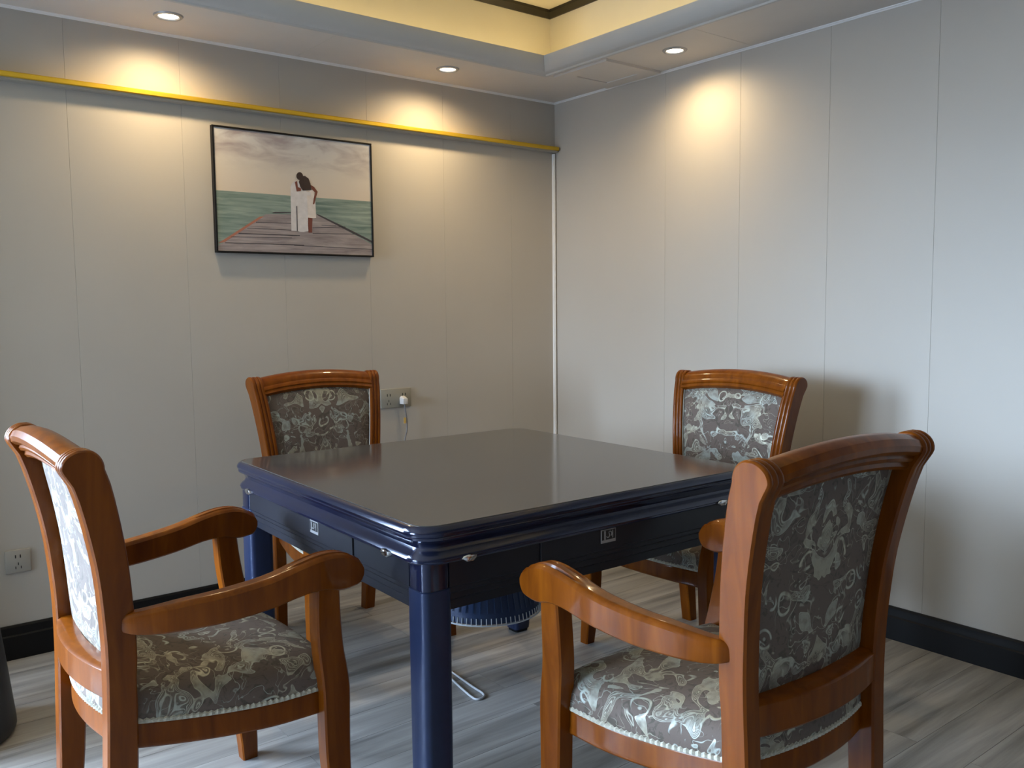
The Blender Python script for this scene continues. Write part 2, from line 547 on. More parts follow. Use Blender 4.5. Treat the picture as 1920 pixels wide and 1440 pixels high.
# brass picture rail and white corner strip
rp = [(0.0, 2.139), (0.047, 2.139), (0.050, 2.142), (0.050, 2.155), (0.046, 2.159), (0.036, 2.161), (0.0, 2.162)]
struct(loft('trim_4', [[(x, -d, z) for d, z in rp] for x in (-3.32, -0.012)], MT['gold'], angle=25))
lp = [(0.0, 2.131), (0.040, 2.131), (0.040, 2.139), (0.0, 2.139)]
rail_under = loft('rail_underside', [[(x, -d, z) for d, z in lp] for x in (-3.32, -0.012)], MT['plate'])
rail_under.parent = bpy.data.objects['trim_4']
struct(loft('trim_5', [[(-0.004, 0, z), (-0.004, -0.011, z), (-0.012, -0.015, z), (-0.020, -0.011, z), (-0.020, 0, z)] for z in (0.13, 2.126)], MT['white_trim'], angle=20))

# access panel let into the soffit
ap = empty('ceiling_access_panel', (-0.205, -0.615, H))
tag(ap, 'square cream access panel set into the lowered ceiling near the corner', 'access panel')
w = 0.178
o = join([boxdata(-w, w, -w, -w + 0.075, -0.012, 0), boxdata(-w, w, w - 0.075, w, -0.012, 0),
          boxdata(-w, -w + 0.075, -w + 0.075, w - 0.075, -0.012, 0), boxdata(w - 0.075, w, -w + 0.075, w - 0.075, -0.012, 0)])
mesh('panel_frame', o[0], o[1], MT['soffit'], ap, smooth=False)
box('panel_door', (-w + 0.0765, w - 0.0765, -w + 0.0765, w - 0.0765, -0.008, 0), MT['soffit'], ap)

# recessed downlights
def lathe(prof, n=32):
    rings = [[(r * math.cos(2*math.pi*j/n), r * math.sin(2*math.pi*j/n), z) for j in range(n)] for r, z in prof]
    return loftdata(rings, True, False)
def downlight(x, y, label, power):
    t = empty('recessed_downlight', (x, y, H))
    tag(t, label, 'downlight', 'recessed ceiling downlights')
    v, f = lathe([(0.036, 0.02), (0.036, -0.002), (0.040, -0.006), (0.050, -0.005), (0.054, 0.0)])
    mesh('trim_ring', v, f, MT['silver'], t)
    v, f = lathe([(0.0005, -0.0025), (0.02, -0.0025), (0.036, -0.001)])
    mesh('lamp_lens', v, f, MT['lamp'], t)
    L = bpy.data.lights.new('downlight_beam', 'SPOT')
    L.energy = power
    L.color = (1.0, 0.74, 0.40)
    L.spot_size = math.radians(164)
    L.spot_blend = 1.0
    L.shadow_soft_size = 0.03
    lo = bpy.data.objects.new('downlight_beam', L)
    COL.objects.link(lo)
    lo.parent = t
    lo.location = (0, 0, -0.012)
downlight(-2.110, -0.228, 'lit downlight above the left end of the brass rail', SPOT_POWER)
downlight(-0.853, -0.232, 'lit downlight between the picture and the room corner', SPOT_POWER)
downlight(-0.228, -1.057, 'lit downlight beside the access panel over the right wall', SPOT_POWER)

# ------------------------------------------------------------------ framed picture
PX0, PX1, PZ0, PZ1 = -1.890, -1.146, 1.540, 2.062
pic = empty('framed_picture', ((PX0 + PX1)/2, 0, PZ0))
tag(pic, 'black framed seaside photograph of an embracing couple on a pier', 'picture')
hw, ph = (PX1 - PX0)/2, PZ1 - PZ0
ft = 0.0075
for b in ((-hw, hw, -0.026, -0.002, 0, ft), (-hw, hw, -0.026, -0.002, ph - ft, ph),
          (-hw, -hw + ft, -0.026, -0.002, ft, ph - ft), (hw - ft, hw, -0.026, -0.002, ft, ph - ft)):
    box('frame_bar', b, MT['frame_black'], pic, bevel=0.001, seg=1)

# print: flat areas traced in a crop frame -> unit square by homography
src = [(118, 90), (1682, 275), (1688, 1374), (128, 1327)]
dst = [(0, 1), (1, 1), (1, 0), (0, 0)]
A = []
for (x, y), (u, v) in zip(src, dst):
    A += [[x, y, 1, 0, 0, 0, -u*x, -u*y, u], [0, 0, 0, x, y, 1, -v*x, -v*y, v]]
A = np.array(A, float)
hm = np.append(np.linalg.solve(A[:, :8], A[:, 8]), 1).reshape(3, 3)
def uv(x, y):
    q = hm @ np.array([x, y, 1.0])
    return min(1, max(0, q[0]/q[2])), min(1, max(0, q[1]/q[2]))
IW, IH = 2 * (hw - ft), ph - 2 * ft
pv, pf, pmid = [], [], []
def poly(pts, mat, layer, raw=False):
    i0 = len(pv)
    for p in pts:
        u, v = p if raw else uv(*p)
        pv.append((-IW/2 + u * IW, -0.0215 - layer * 0.0002, ft + v * IH))
    pf.append(tuple(range(i0, len(pv))))
    pmid.append(mat)
def sky_mat():
    t = NT('print_sky')
    c = t.coord((1, 1, 1))
    s = t.n('ShaderNodeSeparateXYZ', ins={'Vector': c})
    z = t.n('ShaderNodeMapRange', ins={'Value': s.outputs['Z'], 'From Min': 0.24, 'From Max': 0.52}).outputs[0]
    g = t.ramp(z, [(0.0, (0.62, 0.53, 0.44)), (0.45, (0.60, 0.55, 0.49)), (0.8, (0.56, 0.54, 0.53)), (1.0, (0.58, 0.59, 0.61))])
    cl = noise(t, t.coord((3.0, 1.0, 9.0)), 1.6, 4, 0.55, 0.6)
    m = t.math('MULTIPLY', t.ramp(cl, [(0.42, (0, 0, 0)), (0.62, (1, 1, 1))]), t.ramp(z, [(0.35, (0, 0, 0)), (0.75, (1, 1, 1))]))
    t.set(Base_Color=t.mix(t.math('MULTIPLY', m, 0.8), g, (0.29, 0.235, 0.25)), Roughness=0.45)
    return t.m
def streak(name, a, b, sc, rough=0.45):
    t = NT(name)
    n = noise(t, t.coord(sc), 1.0, 4, 0.6, 0.4)
    t.set(Base_Color=t.ramp(n, [(0.32, a), (0.68, b)]), Roughness=rough)
    return t.m
PM = {'sky': sky_mat(), 'sea': streak('print_sea', (0.11, 0.17, 0.155), (0.29, 0.36, 0.32), (5, 1, 70)),
      'deck': streak('print_deck', (0.19, 0.16, 0.17), (0.38, 0.33, 0.33), (6, 1, 60)),
      'line': plain('print_dark_line', (0.045, 0.040, 0.050), 0.5), 'orange': plain('print_orange_edge', (0.38, 0.15, 0.10), 0.5),
      'white': plain('print_white_cloth', (0.60, 0.58, 0.60), 0.5, scale=40), 'white2': plain('print_white_dress', (0.66, 0.60, 0.57), 0.5, scale=40),
      'hair': plain('print_brown_hair', (0.030, 0.014, 0.011), 0.5), 'skin': plain('print_skin', (0.16, 0.045, 0.030), 0.5)}
keys = list(PM)
poly([(0, 0), (1, 0), (1, 1), (0, 1)], 'sky', 0, True)
poly([(118, 720), (870, 776), (1700, 836), (1700, 1390), (118, 1340)], 'sea', 1)
poly([(100, 1280), (620, 962), (1140, 962), (1720, 1265), (1700, 1400), (100, 1350)], 'deck', 2)
poly([(128, 1255), (560, 985), (600, 985), (200, 1240)], 'orange', 3)
poly([(1128, 958), (1165, 968), (1420, 1092), (1700, 1228), (1700, 1250), (1400, 1105), (1150, 976)], 'line', 3)
poly([(680, 948), (720, 938), (875, 942), (875, 950), (700, 952)], 'line', 3)
for x0, y0, x1, y1, h in ((520, 1040, 875, 1050, 6), (430, 1098, 875, 1118, 5), (340, 1150, 960, 1172, 8), (260, 1185, 880, 1196, 5),
                          (200, 1245, 1000, 1268, 7), (1090, 1095, 1420, 1085, 6), (1090, 1150, 1540, 1158, 6), (900, 1270, 1690, 1310, 6), (1180, 1068, 1330, 1076, 5)):
    poly([(x0, y0), (x1, y1), (x1, y1 + h), (x0, y0 + h)], 'line', 3)
poly([(876, 760), (878, 690), (895, 650), (930, 628), (985, 650), (1030, 730), (1048, 800), (1048, 1130), (1000, 1140), (960, 1138), (940, 1130), (876, 1126)], 'white', 4)
poly([(1040, 780), (1080, 712), (1110, 730), (1124, 840), (1128, 1000), (1095, 1002), (1045, 996)], 'white2', 5)
poly([(1046, 994), (1092, 998), (1086, 1075), (1084, 1146), (1048, 1146), (1044, 1070)], 'skin', 4)
poly([(1078, 668), (1115, 690), (1150, 738), (1130, 800), (1112, 862), (1098, 862), (1106, 810), (1124, 745), (1090, 712)], 'skin', 6)
poly([(922, 640), (945, 630), (952, 690), (985, 705), (978, 742), (955, 754), (938, 735)], 'skin', 6)
poly([(895, 740), (1000, 730), (1080, 745), (1078, 775), (990, 782), (900, 790)], 'white', 7)
el = [(972 + 34 * math.cos(a), 582 + 40 * math.sin(a)) for a in np.linspace(0, 2*math.pi, 15)[:-1]]
poly(el, 'hair', 7)
poly([(985, 580), (1025, 580), (1060, 605), (1078, 655), (1088, 720), (1050, 722), (1000, 725), (975, 690), (962, 640)], 'hair', 8)
poly([(931, 880), (940, 880), (938, 1130), (930, 1130)], 'line', 8)
me = bpy.data.meshes.new('print')
me.from_pydata(pv, [], pf)
for k in keys: me.materials.append(PM[k])
for p, k in zip(me.polygons, pmid): p.material_index = keys.index(k)
pr = link('print', me, pic)
tag(pr, 'printed beach scene with a couple in white')
box('backing_board', (-hw + 0.004, hw - 0.004, -0.0210, -0.003, 0.004, ph - 0.004), MT['frame_black'], pic)

# ------------------------------------------------------------------ wall sockets
def socket(x0, x1, z0, z1, label, mat, gangs):
    t = empty('wall_socket', ((x0 + x1)/2, 0, z0))
    tag(t, label, 'socket')
    w, h = x1 - x0, z1 - z0
    box('cover_plate', (-w/2, w/2, -0.009, 0, 0, h), mat, t, bevel=0.003)
    for g in range(gangs):
        cx = (g + 0.5) * w / gangs - w/2
        hs = []
        for dx, dz in ((-0.008, 0.062), (0.008, 0.062)):
            hs.append(boxdata(cx + dx - 0.002, cx + dx + 0.002, -0.0096, -0.0088, dz - 0.006, dz + 0.006))
        for dx, dz, sx, sz in ((0, 0.034, 0.0015, 0.005), (-0.009, 0.020, 0.0015, 0.005), (0.009, 0.020, 0.0015, 0.005)):
            hs.append(boxdata(cx + dx - sx, cx + dx + sx, -0.0096, -0.0088, dz - sz, dz + sz))
        v, f = join(hs)
        mesh('pin_holes', v, f, MT['hole'], t, smooth=False)
    return t
socket(-2.722, -2.636, 0.327, 0.414, 'square wall socket low on the wall at the left edge', MT['plate'], 1)
socket(-1.118, -0.948, 0.820, 0.912, 'wide wall socket with a plug in it beside the far-left chair', MT['plate_dark'], 2)
pg = empty('power_plug', (-1.000, -0.0100, 0.836))
tag(pg, 'grey power plug with hanging cord in the wide wall socket', 'plug')
loft('plug_body', [[(sx * (0.017 - 0.004 * k), -0.001 - 0.030 * k + 0.0, z) for sx, z in ((-1, 0.0), (1, 0.0), (1.0, 0.030 - 0.004*k), (0.55, 0.040 - 0.01*k), (-0.55, 0.040 - 0.01*k), (-1.0, 0.030 - 0.004*k))] for k in (0, 0.3, 0.8, 1.0)], MT['plug'], pg, bevel=0.002)
cpts = spline([(0.002, -0.016, 0.004), (0.004, -0.018, -0.03), (0.011, -0.019, -0.08), (0.010, -0.019, -0.13), (-0.004, -0.019, -0.19), (-0.01, -0.019, -0.35), (-0.02, -0.019, -0.55), (-0.01, -0.026, -0.70), (0.03, -0.045, -0.818), (0.05, -0.15, -0.831)])
v, f = tube(cpts, 0.0035)
mesh('cord', v, f, MT['cord_grey'], pg)
box('cord_tag', (-0.008, 0.004, -0.0235, -0.0215, -0.094, -0.066), MT['tag'], pg)

# ------------------------------------------------------------------ mahjong table
TC, TROT, TH = (-1.604, -1.500), -0.019, 0.815
HT = 0.575
table = empty('mahjong_table', (TC[0], TC[1], 0), TROT)
tag(table, 'square navy game table with glossy charcoal top and four legs', 'table')
def rsq(half, rad, z, n=8):
    pts = []
    for cx, cy, a0 in ((1, 1, 0), (-1, 1, 90), (-1, -1, 180), (1, -1, 270)):
        for k in range(n + 1):
            a = math.radians(a0 + 90 * k / n)
            pts.append((cx * (half - rad) + rad * math.cos(a), cy * (half - rad) + rad * math.sin(a), z))
    return pts
CR = 0.055
loft('table_top', [rsq(HT, CR, TH - 0.02), rsq(HT, CR, TH - 0.001), rsq(HT - 0.001, CR, TH)], MT['tabletop'], table)
prof = [(-0.02, TH - 0.02), (0.0003, TH - 0.0015), (0.006, TH - 0.001), (0.012, TH - 0.004), (0.0165, TH - 0.010), (0.018, TH - 0.016), (0.0165, TH - 0.0205),
        (0.0125, TH - 0.0225), (0.0125, TH - 0.0245), (0.0145, TH - 0.027), (0.0135, TH - 0.032), (0.008, TH - 0.036),
        (0.000, TH - 0.040), (-0.006, TH - 0.047), (-0.008, TH - 0.054), (-0.004, TH - 0.062), (0.004, TH - 0.068), (0.009, TH - 0.074),
        (0.0105, TH - 0.079), (0.008, TH - 0.0815), (0.0085, TH - 0.085), (0.006, TH - 0.088), (-0.010, TH - 0.089), (-0.03, TH - 0.089)]
loft('table_rim', [rsq(HT + d, CR + d, z) for d, z in prof], MT['navy'], table, caps=False, angle=28)
# apron: four board faces with a lower moulded edge
AH = HT - 0.008
for k in range(4):
    a = k * math.pi / 2
    R = Matrix.Rotation(a, 4, 'Z')
    pr_ = [(AH, TH - 0.086), (AH, 0.665), (AH - 0.004, 0.661), (AH - 0.004, 0.652), (AH - 0.010, 0.646), (AH - 0.010, 0.632), (AH - 0.016, 0.627), (AH - 0.016, 0.606), (AH - 0.04, 0.606), (AH - 0.04, TH - 0.086)]
    ln = HT - 0.075
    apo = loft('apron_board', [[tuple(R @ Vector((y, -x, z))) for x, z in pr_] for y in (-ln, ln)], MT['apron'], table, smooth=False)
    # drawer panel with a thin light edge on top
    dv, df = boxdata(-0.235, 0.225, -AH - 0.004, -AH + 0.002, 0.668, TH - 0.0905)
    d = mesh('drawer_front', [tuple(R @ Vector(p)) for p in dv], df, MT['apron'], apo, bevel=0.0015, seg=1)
    # badge
    bp = [boxdata(-0.0265, 0.0265, -AH - 0.006, -AH - 0.0035, -0.018, 0.018)]
    dz = 0.704
    off = -0.01 if k == 0 else 0.0
    def P(b, o=(0, 0, 0)):
        v, f = b
        return [tuple(R @ Vector((p[0] + off, p[1], p[2] + dz))) for p in v], f
    v, f = P(bp[0])
    bd = mesh('badge', v, f, MT['silver'], apo, bevel=0.001, seg=1)
    v, f = P(boxdata(-0.0235, 0.0235, -AH - 0.0066, -AH - 0.0058, -0.0095, 0.0155))
    mesh('badge_field', v, f, MT['badge_dark'], apo, smooth=False)
    gl_ = [boxdata(-0.0165, -0.0115, -AH - 0.0074, -AH - 0.0064, -0.0085, 0.0145),
           boxdata(0.0125, 0.0150, -AH - 0.0074, -AH - 0.0064, -0.0065, 0.0140)]
    for cx, cz, r, a0, a1 in ((-0.003, 0.002, 0.0055, 200, 420), (0.0045, 0.005, 0.006, -60, 150)):
        pts = [(cx + r * math.cos(math.radians(t)), -AH - 0.0069, cz + r * 1.1 * math.sin(math.radians(t))) for t in np.linspace(a0, a1, 12)]
        gl_.append(tube(pts, 0.0013, 6))
    v, f = P(join(gl_))
    mesh('badge_mark', v, f, MT['silver'], apo, smooth=False)
    # clasps near both ends
    for sx in (-0.455, 0.43):
        c0 = [(0.017, -0.001), (0.019, 0.007), (0.0, 0.010), (-0.019, 0.007), (-0.024, 0.0), (-0.013, -0.008), (0.006, -0.010)]
        rings = [[tuple(R @ Vector((sx + s * q[0], y, TH - 0.084 + s * q[1]))) for q in c0] for y, s in ((-AH - 0.002, 1), (-AH - 0.021, 1), (-AH - 0.025, 0.75))]
        loft('clasp', rings, MT['chrome'], apo, angle=50)
for sx in (-1, 1):
    for sy in (-1, 1):
        c = HT - 0.004 - 0.039
        def sec(hw_, z, rad):
            return [(x * 1.0 + sx * c, y + sy * c, zz) for x, y, zz in rsq(hw_, rad, z, 4)]
        lg = loft('leg', [sec(0.036, 0.012, 0.016), sec(0.038, 0.03, 0.017), sec(0.039, 0.30, 0.017), sec(0.0395, 0.662, 0.017), sec(0.037, 0.664, 0.016)], MT['navy_leg'], table, angle=40)
        loft('leg_block', [sec(0.037, 0.664, 0.018), sec(0.0375, 0.668, 0.018), sec(0.0375, TH - 0.085, 0.018)], MT['navy'], lg, angle=40)
        loft('foot_pad', [sec(0.030, 0.0, 0.012), sec(0.032, 0.012, 0.012)], MT['black'], lg)
# machine box and round blue housing under the top
loft('machine_case', [rsq(0.46, 0.03, 0.592), rsq(0.49, 0.03, 0.60), rsq(0.49, 0.03, 0.70)], MT['apron'], table)
v, f = lathe([(0.10, 0.594), (0.125, 0.55), (0.145, 0.48), (0.158, 0.43), (0.167, 0.395), (0.171, 0.372), (0.171, 0.360), (0.166, 0.357), (0.10, 0.356), (0.0005, 0.355)], 48)
dr = mesh('round_housing', v, f, MT['drum_blue'], table)
tag(dr, 'blue round housing with a white ribbed rim')
v, f = join([tube([(0.174 * math.cos(a), 0.174 * math.sin(a), 0.356) for a in np.linspace(0, 2*math.pi, 49)[:-1]], 0.0028, 6, True)])
mesh('wire_rim', v, f, MT['drum_white'], dr)
rb = []
for k in range(72):
    a = 2 * math.pi * k / 72
    rb.append(tube([(0.1715 * math.cos(a), 0.1715 * math.sin(a), 0.377), (0.175 * math.cos(a), 0.175 * math.sin(a), 0.356)], 0.0018, 4))
v, f = join(rb)
tag(mesh('rim_ribs', v, f, MT['drum_white'], dr), kind='stuff')
rb = []
for k in range(48):
    a = 2 * math.pi * (k + 0.5) / 48
    rb.append(tube([(0.1475 * math.cos(a), 0.1475 * math.sin(a), 0.475), (0.170 * math.cos(a), 0.170 * math.sin(a), 0.392)], 0.0016, 4))
v, f = join(rb)
tag(mesh('side_ribs', v, f, MT['drum_blue'], dr), kind='stuff')

# cable loop on the floor under the table
lc = spline([(-1.50, -1.03, 0.004), (-1.512, -1.17, 0.004), (-1.524, -1.30, 0.004), (-1.529, -1.375, 0.004), (-1.548, -1.398, 0.004), (-1.573, -1.39, 0.004), (-1.567, -1.32, 0.0055), (-1.547, -1.22, 0.004), (-1.53, -1.12, 0.008), (-1.515, -1.02, 0.004)], 8)
v, f = tube(lc, 0.0038)
tag(mesh('cable', v, f, MT['cord_white']), 'pale cable looped on the floor under the table', 'cable')

# dark bin at the left edge
v, f = lathe([(0.0005, 0.0), (0.165, 0.0), (0.183, 0.006), (0.190, 0.02), (0.190, 0.04), (0.168, 0.26), (0.140, 0.50), (0.137, 0.52), (0.130, 0.515), (0.150, 0.30), (0.172, 0.03), (0.0005, 0.025)], 40)
bn = mesh('waste_bin', v, f, MT['bin'])
bn.location = (-2.985, -0.60, 0)
tag(bn, 'dark navy tapered bin on the floor, cut by the left edge', 'bin')

# ------------------------------------------------------------------ armchair
def chair(loc, deg, label):
    root = empty('armchair', (loc[0], loc[1], 0), math.radians(deg))
    tag(root, label, 'chair', 'carved wooden armchairs around the table')
    W = MT['wood']
    # --- back posts (rear leg and stile in one sweep), reeded front, scrolled top
    pz = [(0.0, -0.243, -0.286), (0.10, -0.232, -0.283), (0.22, -0.219, -0.277), (0.35, -0.210, -0.272), (0.48, -0.207, -0.267), (0.60, -0.208, -0.266),
          (0.68, -0.212, -0.270), (0.77, -0.219, -0.278), (0.85, -0.230, -0.292), (0.92, -0.243, -0.308), (0.96, -0.252, -0.320), (0.99, -0.262, -0.333)]
    xz = [(0.0, 0.202), (0.2, 0.208), (0.35, 0.213), (0.5, 0.217), (0.7, 0.229), (0.85, 0.244), (1.03, 0.264)]
    zs = [0, 0.05, 0.1, 0.16, 0.22, 0.28, 0.35, 0.42, 0.48, 0.54, 0.58, 0.62, 0.66, 0.70, 0.74, 0.78, 0.81, 0.84, 0.87, 0.90, 0.93, 0.96, 0.99]
    front, rear = [], []
    for z in zs:
        a, b = smooth_interp(pz, z)
        front.append((a, z)); rear.append((b, z))
    fa, ra = front[-1], rear[-1]
    # scroll cap: bulges rearwards
    cy_, cz_ = (fa[0] + ra[0])/2 - 0.002, 0.990
    rad = (fa[0] - ra[0])/2
    for k in range(1, 9):
        a = math.radians(90 * k / 9)
        front.append((cy_ + 0.002 + rad * math.cos(a), cz_ + 0.040 * math.sin(a)))
        rear.append((cy_ - (rad + 0.004 * math.sin(2*a)) * math.cos(a), cz_ + 0.040 * math.sin(a)))
    n = len(front)
    th = 0.0235
    js = np.linspace(-1, 1, 19)
    def bead(j):
        u = (j + 1) / 2 * 3
        return 0.0042 * abs(math.sin(math.pi * u)) ** 0.6
    outline = front + rear[::-1]
    for s in (-1, 1):
        grid = []
        for i, (y, z) in enumerate(outline):
            p0 = outline[max(0, i - 1)]; p1 = outline[min(len(outline) - 1, i + 1)]
            ty, tz = p1[0] - p0[0], p1[1] - p0[1]
            l = math.hypot(ty, tz) or 1
            ny, nz = tz / l, -ty / l
            wgt = 0.0
            if i < n: wgt = max(0.0, min(1.0, (z - 0.54) / 0.05))
            elif z > 0.965: wgt = max(0.0, min(1.0, (z - 0.965) / 0.02))
            cx = smooth_interp(xz, z)[0]
            row = []
            for j in js:
                b = bead(j) * wgt - (0.004 * (1 - wgt) * max(0, abs(j) - 0.78) / 0.22)
                row.append((s * cx + j * th, y + ny * b, z + nz * b))
            grid.append(row)
        m = len(js)
        V = [p for r in grid for p in r]
        Fc = []
        for i in range(len(grid) - 1):
            for j in range(m - 1):
                Fc.append((i*m + j, i*m + j + 1, (i+1)*m + j + 1, (i+1)*m + j))
        L = len(grid)
        for i in range(n - 1):
            for j in (0, m - 1):
                Fc.append((i*m + j, (i+1)*m + j, (L-2-i)*m + j, (L-1-i)*m + j))
        Fc.append(tuple(range(m)) + tuple((L-1)*m + j for j in range(m - 1, -1, -1)))
        mesh('back_post', V, Fc, W, root, angle=32)
    # --- crest rail: arched, rolled top, moulded face
    cs = [(-0.250, 0.960), (-0.246, 0.966), (-0.250, 0.972), (-0.253, 0.976), (-0.2505, 0.981), (-0.254, 0.988), (-0.260, 0.994), (-0.262, 1.002), (-0.268, 1.012), (-0.280, 1.022), (-0.296, 1.028),
          (-0.314, 1.027), (-0.328, 1.019), (-0.335, 1.006), (-0.333, 0.994), (-0.325, 0.987), (-0.316, 0.984), (-0.318, 0.978), (-0.314, 0.971), (-0.306, 0.968), (-0.307, 0.960), (-0.300, 0.953), (-0.262, 0.953)]
    rings = []
    for t in np.linspace(-1, 1, 21):
        arch = 0.020 * (1 - t*t)
        bow = -0.012 * (1 - t*t)
        rings.append([((0.246 - 0.006) * t, y + bow, z + arch) for y, z in cs])
    loft('crest_rail', rings, W, root, angle=28)
    # --- upholstered back panel
    def back_y(z):
        a, b = smooth_interp(pz, min(z, 0.985))
        return a, b
    NX, NZ = 20, 22
    V, Fc = [], []
    z0, z1 = 0.555, 0.962
    def inner(z): return smooth_interp(xz, z)[0] - 0.020
    for side in (0, 1):
        for k in range(NZ + 1):
            for i in range(NX + 1):
                t = -1 + 2*i/NX
                v_ = k / NZ
                z = z0 + (z1 - z0) * v_ + 0.020 * (1 - t*t) * v_
                a, b = back_y(z0 + (z1 - z0) * v_)
                bow = -0.012 * (1 - t*t)
                e = (1 - abs(t)**6) * (1 - abs(2*v_ - 1)**8)
                y = (a - 0.012 + 0.016 * e if side == 0 else a - 0.024 - 0.008 * e) + bow
                V.append((t * inner(z), y, z))
    S = (NX + 1) * (NZ + 1)
    for side in (0, 1):
        for k in range(NZ):
            for i in range(NX):
                q = side*S + k*(NX+1) + i
                Fc.append((q, q+1, q+NX+2, q+NX+1))
    for k in range(NZ):
        for i in (0, NX):
            q = k*(NX+1) + i
            Fc.append((q, q+NX+1, S+q+NX+1, S+q))
    for i in range(NX):
        for k in (0, NZ):
            q = k*(NX+1) + i
            Fc.append((q, q+1, S+q+1, S+q))
    bp_ = mesh('back_panel', V, Fc, MT['fabric'], root, angle=60)
    # piping down the sides and along the top of the front
    pts = []
    for k in range(1, NZ + 1):
        p = V[k*(NX+1)]; pts.append((p[0] + 0.003, p[1] + 0.004, p[2]))
    for i in range(1, NX):
        p = V[NZ*(NX+1) + i]; pts.append((p[0], p[1] + 0.004, p[2] - 0.004))
    for k in range(NZ, 0, -1):
        p = V[k*(NX+1) + NX]; pts.append((p[0] - 0.003, p[1] + 0.004, p[2]))
    v, f = tube(pts, 0.0032, 6)
    mesh('piping', v, f, MT['piping'], bp_)
    # --- lower back rail, bowed to the rear
    rings = []
    for t in np.linspace(-1, 1, 15):
        bow = -0.030 * (1 - t*t)
        rings.append([(0.205 * t, y + bow, z) for y, z in ((-0.216, 0.494), (-0.213, 0.500), (-0.213, 0.556), (-0.217, 0.562), (-0.252, 0.562), (-0.262, 0.556), (-0.263, 0.500), (-0.258, 0.494))])
    loft('lower_back_rail', rings, W, root, angle=40)
    # --- front legs running up into the arm supports
    lz = [(0.0, 0.214, 0.258), (0.06, 0.208, 0.257), (0.15, 0.196, 0.252), (0.25, 0.188, 0.251), (0.35, 0.187, 0.254), (0.41, 0.186, 0.255), (0.46, 0.181, 0.248), (0.51, 0.174, 0.238), (0.57, 0.168, 0.230), (0.62, 0.166, 0.225), (0.672, 0.166, 0.222)]
    lx = [(0.0, 0.292), (0.15, 0.284), (0.30, 0.280), (0.42, 0.279), (0.5, 0.284), (0.6, 0.296), (0.68, 0.303)]
    for s in (-1, 1):
        rings = []
        for z in np.linspace(0, 0.672, 24):
            y0, y1 = smooth_interp(lz, z)
            cx = s * smooth_interp(lx, z)[0]
            h = 0.0225 if z > 0.1 else 0.0195 + 0.03 * z
            c = 0.004
            rings.append([(cx - h + c, y0, z), (cx + h - c, y0, z), (cx + h, y0 + c, z), (cx + h, y1 - c, z), (cx + h - c, y1, z), (cx - h + c, y1, z), (cx - h, y1 - c, z), (cx - h, y0 + c, z)])
        loft('front_leg', rings, W, root, angle=30)
    # --- arms with carved scroll ends
    at = [(-0.245, 0.674, 0.652, 0.226, 0.010), (-0.225, 0.682, 0.642, 0.242, 0.018), (-0.18, 0.689, 0.636, 0.262, 0.021), (-0.12, 0.697, 0.635, 0.278, 0.023), (-0.04, 0.703, 0.637, 0.292, 0.025),
          (0.06, 0.716, 0.648, 0.302, 0.027), (0.13, 0.734, 0.662, 0.305, 0.029), (0.18, 0.743, 0.664, 0.305, 0.030), (0.22, 0.742, 0.655, 0.304, 0.030), (0.25, 0.733, 0.656, 0.304, 0.030), (0.27, 0.719, 0.664, 0.304, 0.0295), (0.282, 0.700, 0.676, 0.304, 0.029)]
    st = [-0.245, -0.24, -0.232, -0.222, -0.21, -0.19, -0.16, -0.13, -0.10, -0.07, -0.04, -0.01, 0.02, 0.05, 0.075, 0.095, 0.11, 0.125, 0.14, 0.155, 0.17, 0.185, 0.20, 0.215, 0.23, 0.243, 0.254, 0.263, 0.270, 0.276, 0.282]
    for s in (-1, 1):
        rings = []
        for y in st:
            zt, zb, cx, hw_ = smooth_interp(at, y)
            if y > 0.262:      # rounded nose
                q = (y - 0.262) / 0.022
                m_ = (zt + zb)/2
                hgt = (0.726 - 0.660)/2 * math.sqrt(max(0.03, 1 - q*q))
                zt, zb = 0.691 + hgt, 0.691 - hgt
            ring = []
            gw = max(0.0, min(1.0, (y - 0.10) / 0.03))
            for u in np.linspace(-1, 1, 17):
                rd = 0.010 * max(0.0, (abs(u) - 0.45) / 0.55) ** 2
                gr = 0.008 * gw * (max(0, 1 - abs(abs(u) - 0.40) / 0.16))
                ring.append((s * cx + u * hw_, y, zt - rd - gr))
            for u in (1, 0.85, 0, -0.85, -1):
                ring.append((s * cx + u * hw_ * 0.96, y, zb + (0.004 if abs(u) == 1 else 0)))
            rings.append(ring)
        loft('armrest', rings, W, root, angle=33)
    # --- seat frame rails
    def zbase(y): return 0.403 + 0.030 * max(0.0, (0.10 - y) / 0.33) ** 1.4
    def outline_pts(n_=72, grow=0.0):
        pts = []
        def seg(a, b, bow, k):
            out = []
            ax, ay = a; bx, by = b
            dx, dy = bx - ax, by - ay
            l = math.hypot(dx, dy)
            nx, ny = dy / l, -dx / l
            for i in range(k):
                t = i / k
                w_ = 4 * t * (1 - t) * bow
                out.append((ax + dx*t + nx*w_, ay + dy*t + ny*w_))
            return out
        A_, B_, C_, D_ = (-0.212, -0.232), (0.212, -0.232), (0.268, 0.236), (-0.268, 0.236)
        pts = seg(A_, B_, 0.034, 18) + seg(B_, C_, 0.016, 18) + seg(C_, D_, 0.022, 18) + seg(D_, A_, 0.016, 18)
        return pts
    op = outline_pts()
    sides = [op[0:19], op[18:37], op[36:55], op[54:] + [op[0]]]
    for sd in sides:
        rings = []
        for (x, y) in sd:
            l = math.hypot(x, y)
            ix, iy = x * (1 - 0.03 / l), y * (1 - 0.03 / l)
            zb = zbase(y)
            rings.append([(x, y, zb), (x*1.006, y*1.006, zb - 0.004), (x*1.006, y*1.006, zb - 0.038), (x*1.010, y*1.010, zb - 0.041), (x*1.010, y*1.010, zb - 0.049), (x, y, zb - 0.053), (ix, iy, zb - 0.053), (ix, iy, zb)])
        loft('seat_rail', rings, W, root, angle=30)
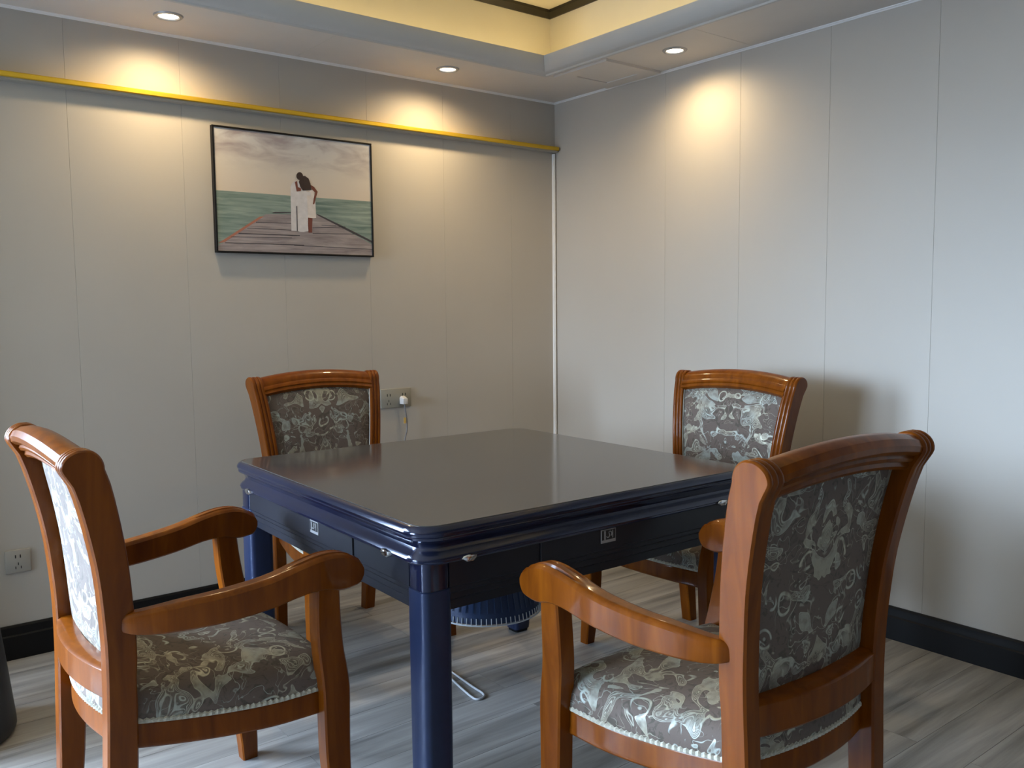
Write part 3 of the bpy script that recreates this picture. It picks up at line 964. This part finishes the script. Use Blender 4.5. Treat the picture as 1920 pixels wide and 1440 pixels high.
    # --- seat cushion
    lev = [(0.985, -0.002), (1.0, 0.004), (1.004, 0.018), (1.0, 0.034), (0.985, 0.049), (0.955, 0.062), (0.90, 0.074), (0.80, 0.085), (0.65, 0.093), (0.45, 0.098), (0.22, 0.101)]
    rings = []
    for sc, h in lev:
        rings.append([(x * sc, y * sc, zbase(y) * min(1, sc * 1.0 + 0.0) + zbase(0) * (1 - min(1, sc)) + h) for x, y in op])
    v, f = loftdata(rings, True, False)
    k0 = (len(rings) - 1) * len(op)
    v.append((0, 0, zbase(0) + 0.102))
    for j in range(len(op)):
        f.append((k0 + j, k0 + (j + 1) % len(op), len(v) - 1))
    cu = mesh('seat_cushion', v, f, MT['fabric'], root, angle=60)
    # --- braid: scalloped gimp along the bottom of the cushion
    dense = []
    for i in range(len(op)):
        a, b = op[i], op[(i + 1) % len(op)]
        for t in (0, 0.25, 0.5, 0.75):
            dense.append((a[0] + (b[0]-a[0])*t, a[1] + (b[1]-a[1])*t))
    bv, bf = [], []
    for i, (x, y) in enumerate(dense):
        o_ = 0.0045 if i % 2 else 0.0015
        zt = 0.013 if i % 2 else 0.0095
        l = math.hypot(x, y)
        k1 = 1.004 + o_ / l
        zb = zbase(y)
        bv += [(x*1.003, y*1.003, zb + 0.0005), (x*k1, y*k1, zb + 0.003), (x*k1, y*k1, zb + zt - 0.003), (x*1.003, y*1.003, zb + zt)]
    nn = len(dense)
    for i in range(nn):
        a, b = i*4, ((i + 1) % nn)*4
        for j in range(3):
            bf.append((a+j, a+j+1, b+j+1, b+j))
    mesh('braid_trim', bv, bf, MT['braid'], cu, smooth=False)
    return root

def copy_tree(o, parent=None):
    c = o.copy()
    COL.objects.link(c)
    c.parent = parent
    for ch in o.children:
        copy_tree(ch, c)
    return c

proto = chair((-1.679, -2.466), -0.4, 'wooden armchair in the right foreground with its patterned back to the viewer')
for (x, y, d, lab) in ((-2.530, -1.563, -88.8, 'wooden armchair in the left foreground, seen from its side'),
                       (-1.599, -0.612, 180.4, 'wooden armchair behind the table, below the framed picture'),
                       (-0.698, -1.544, 90.8, 'wooden armchair beyond the table, close to the right wall')):
    c = copy_tree(proto)
    c.location = (x, y, 0)
    c.rotation_euler = (0, 0, math.radians(d))
    c['label'] = lab
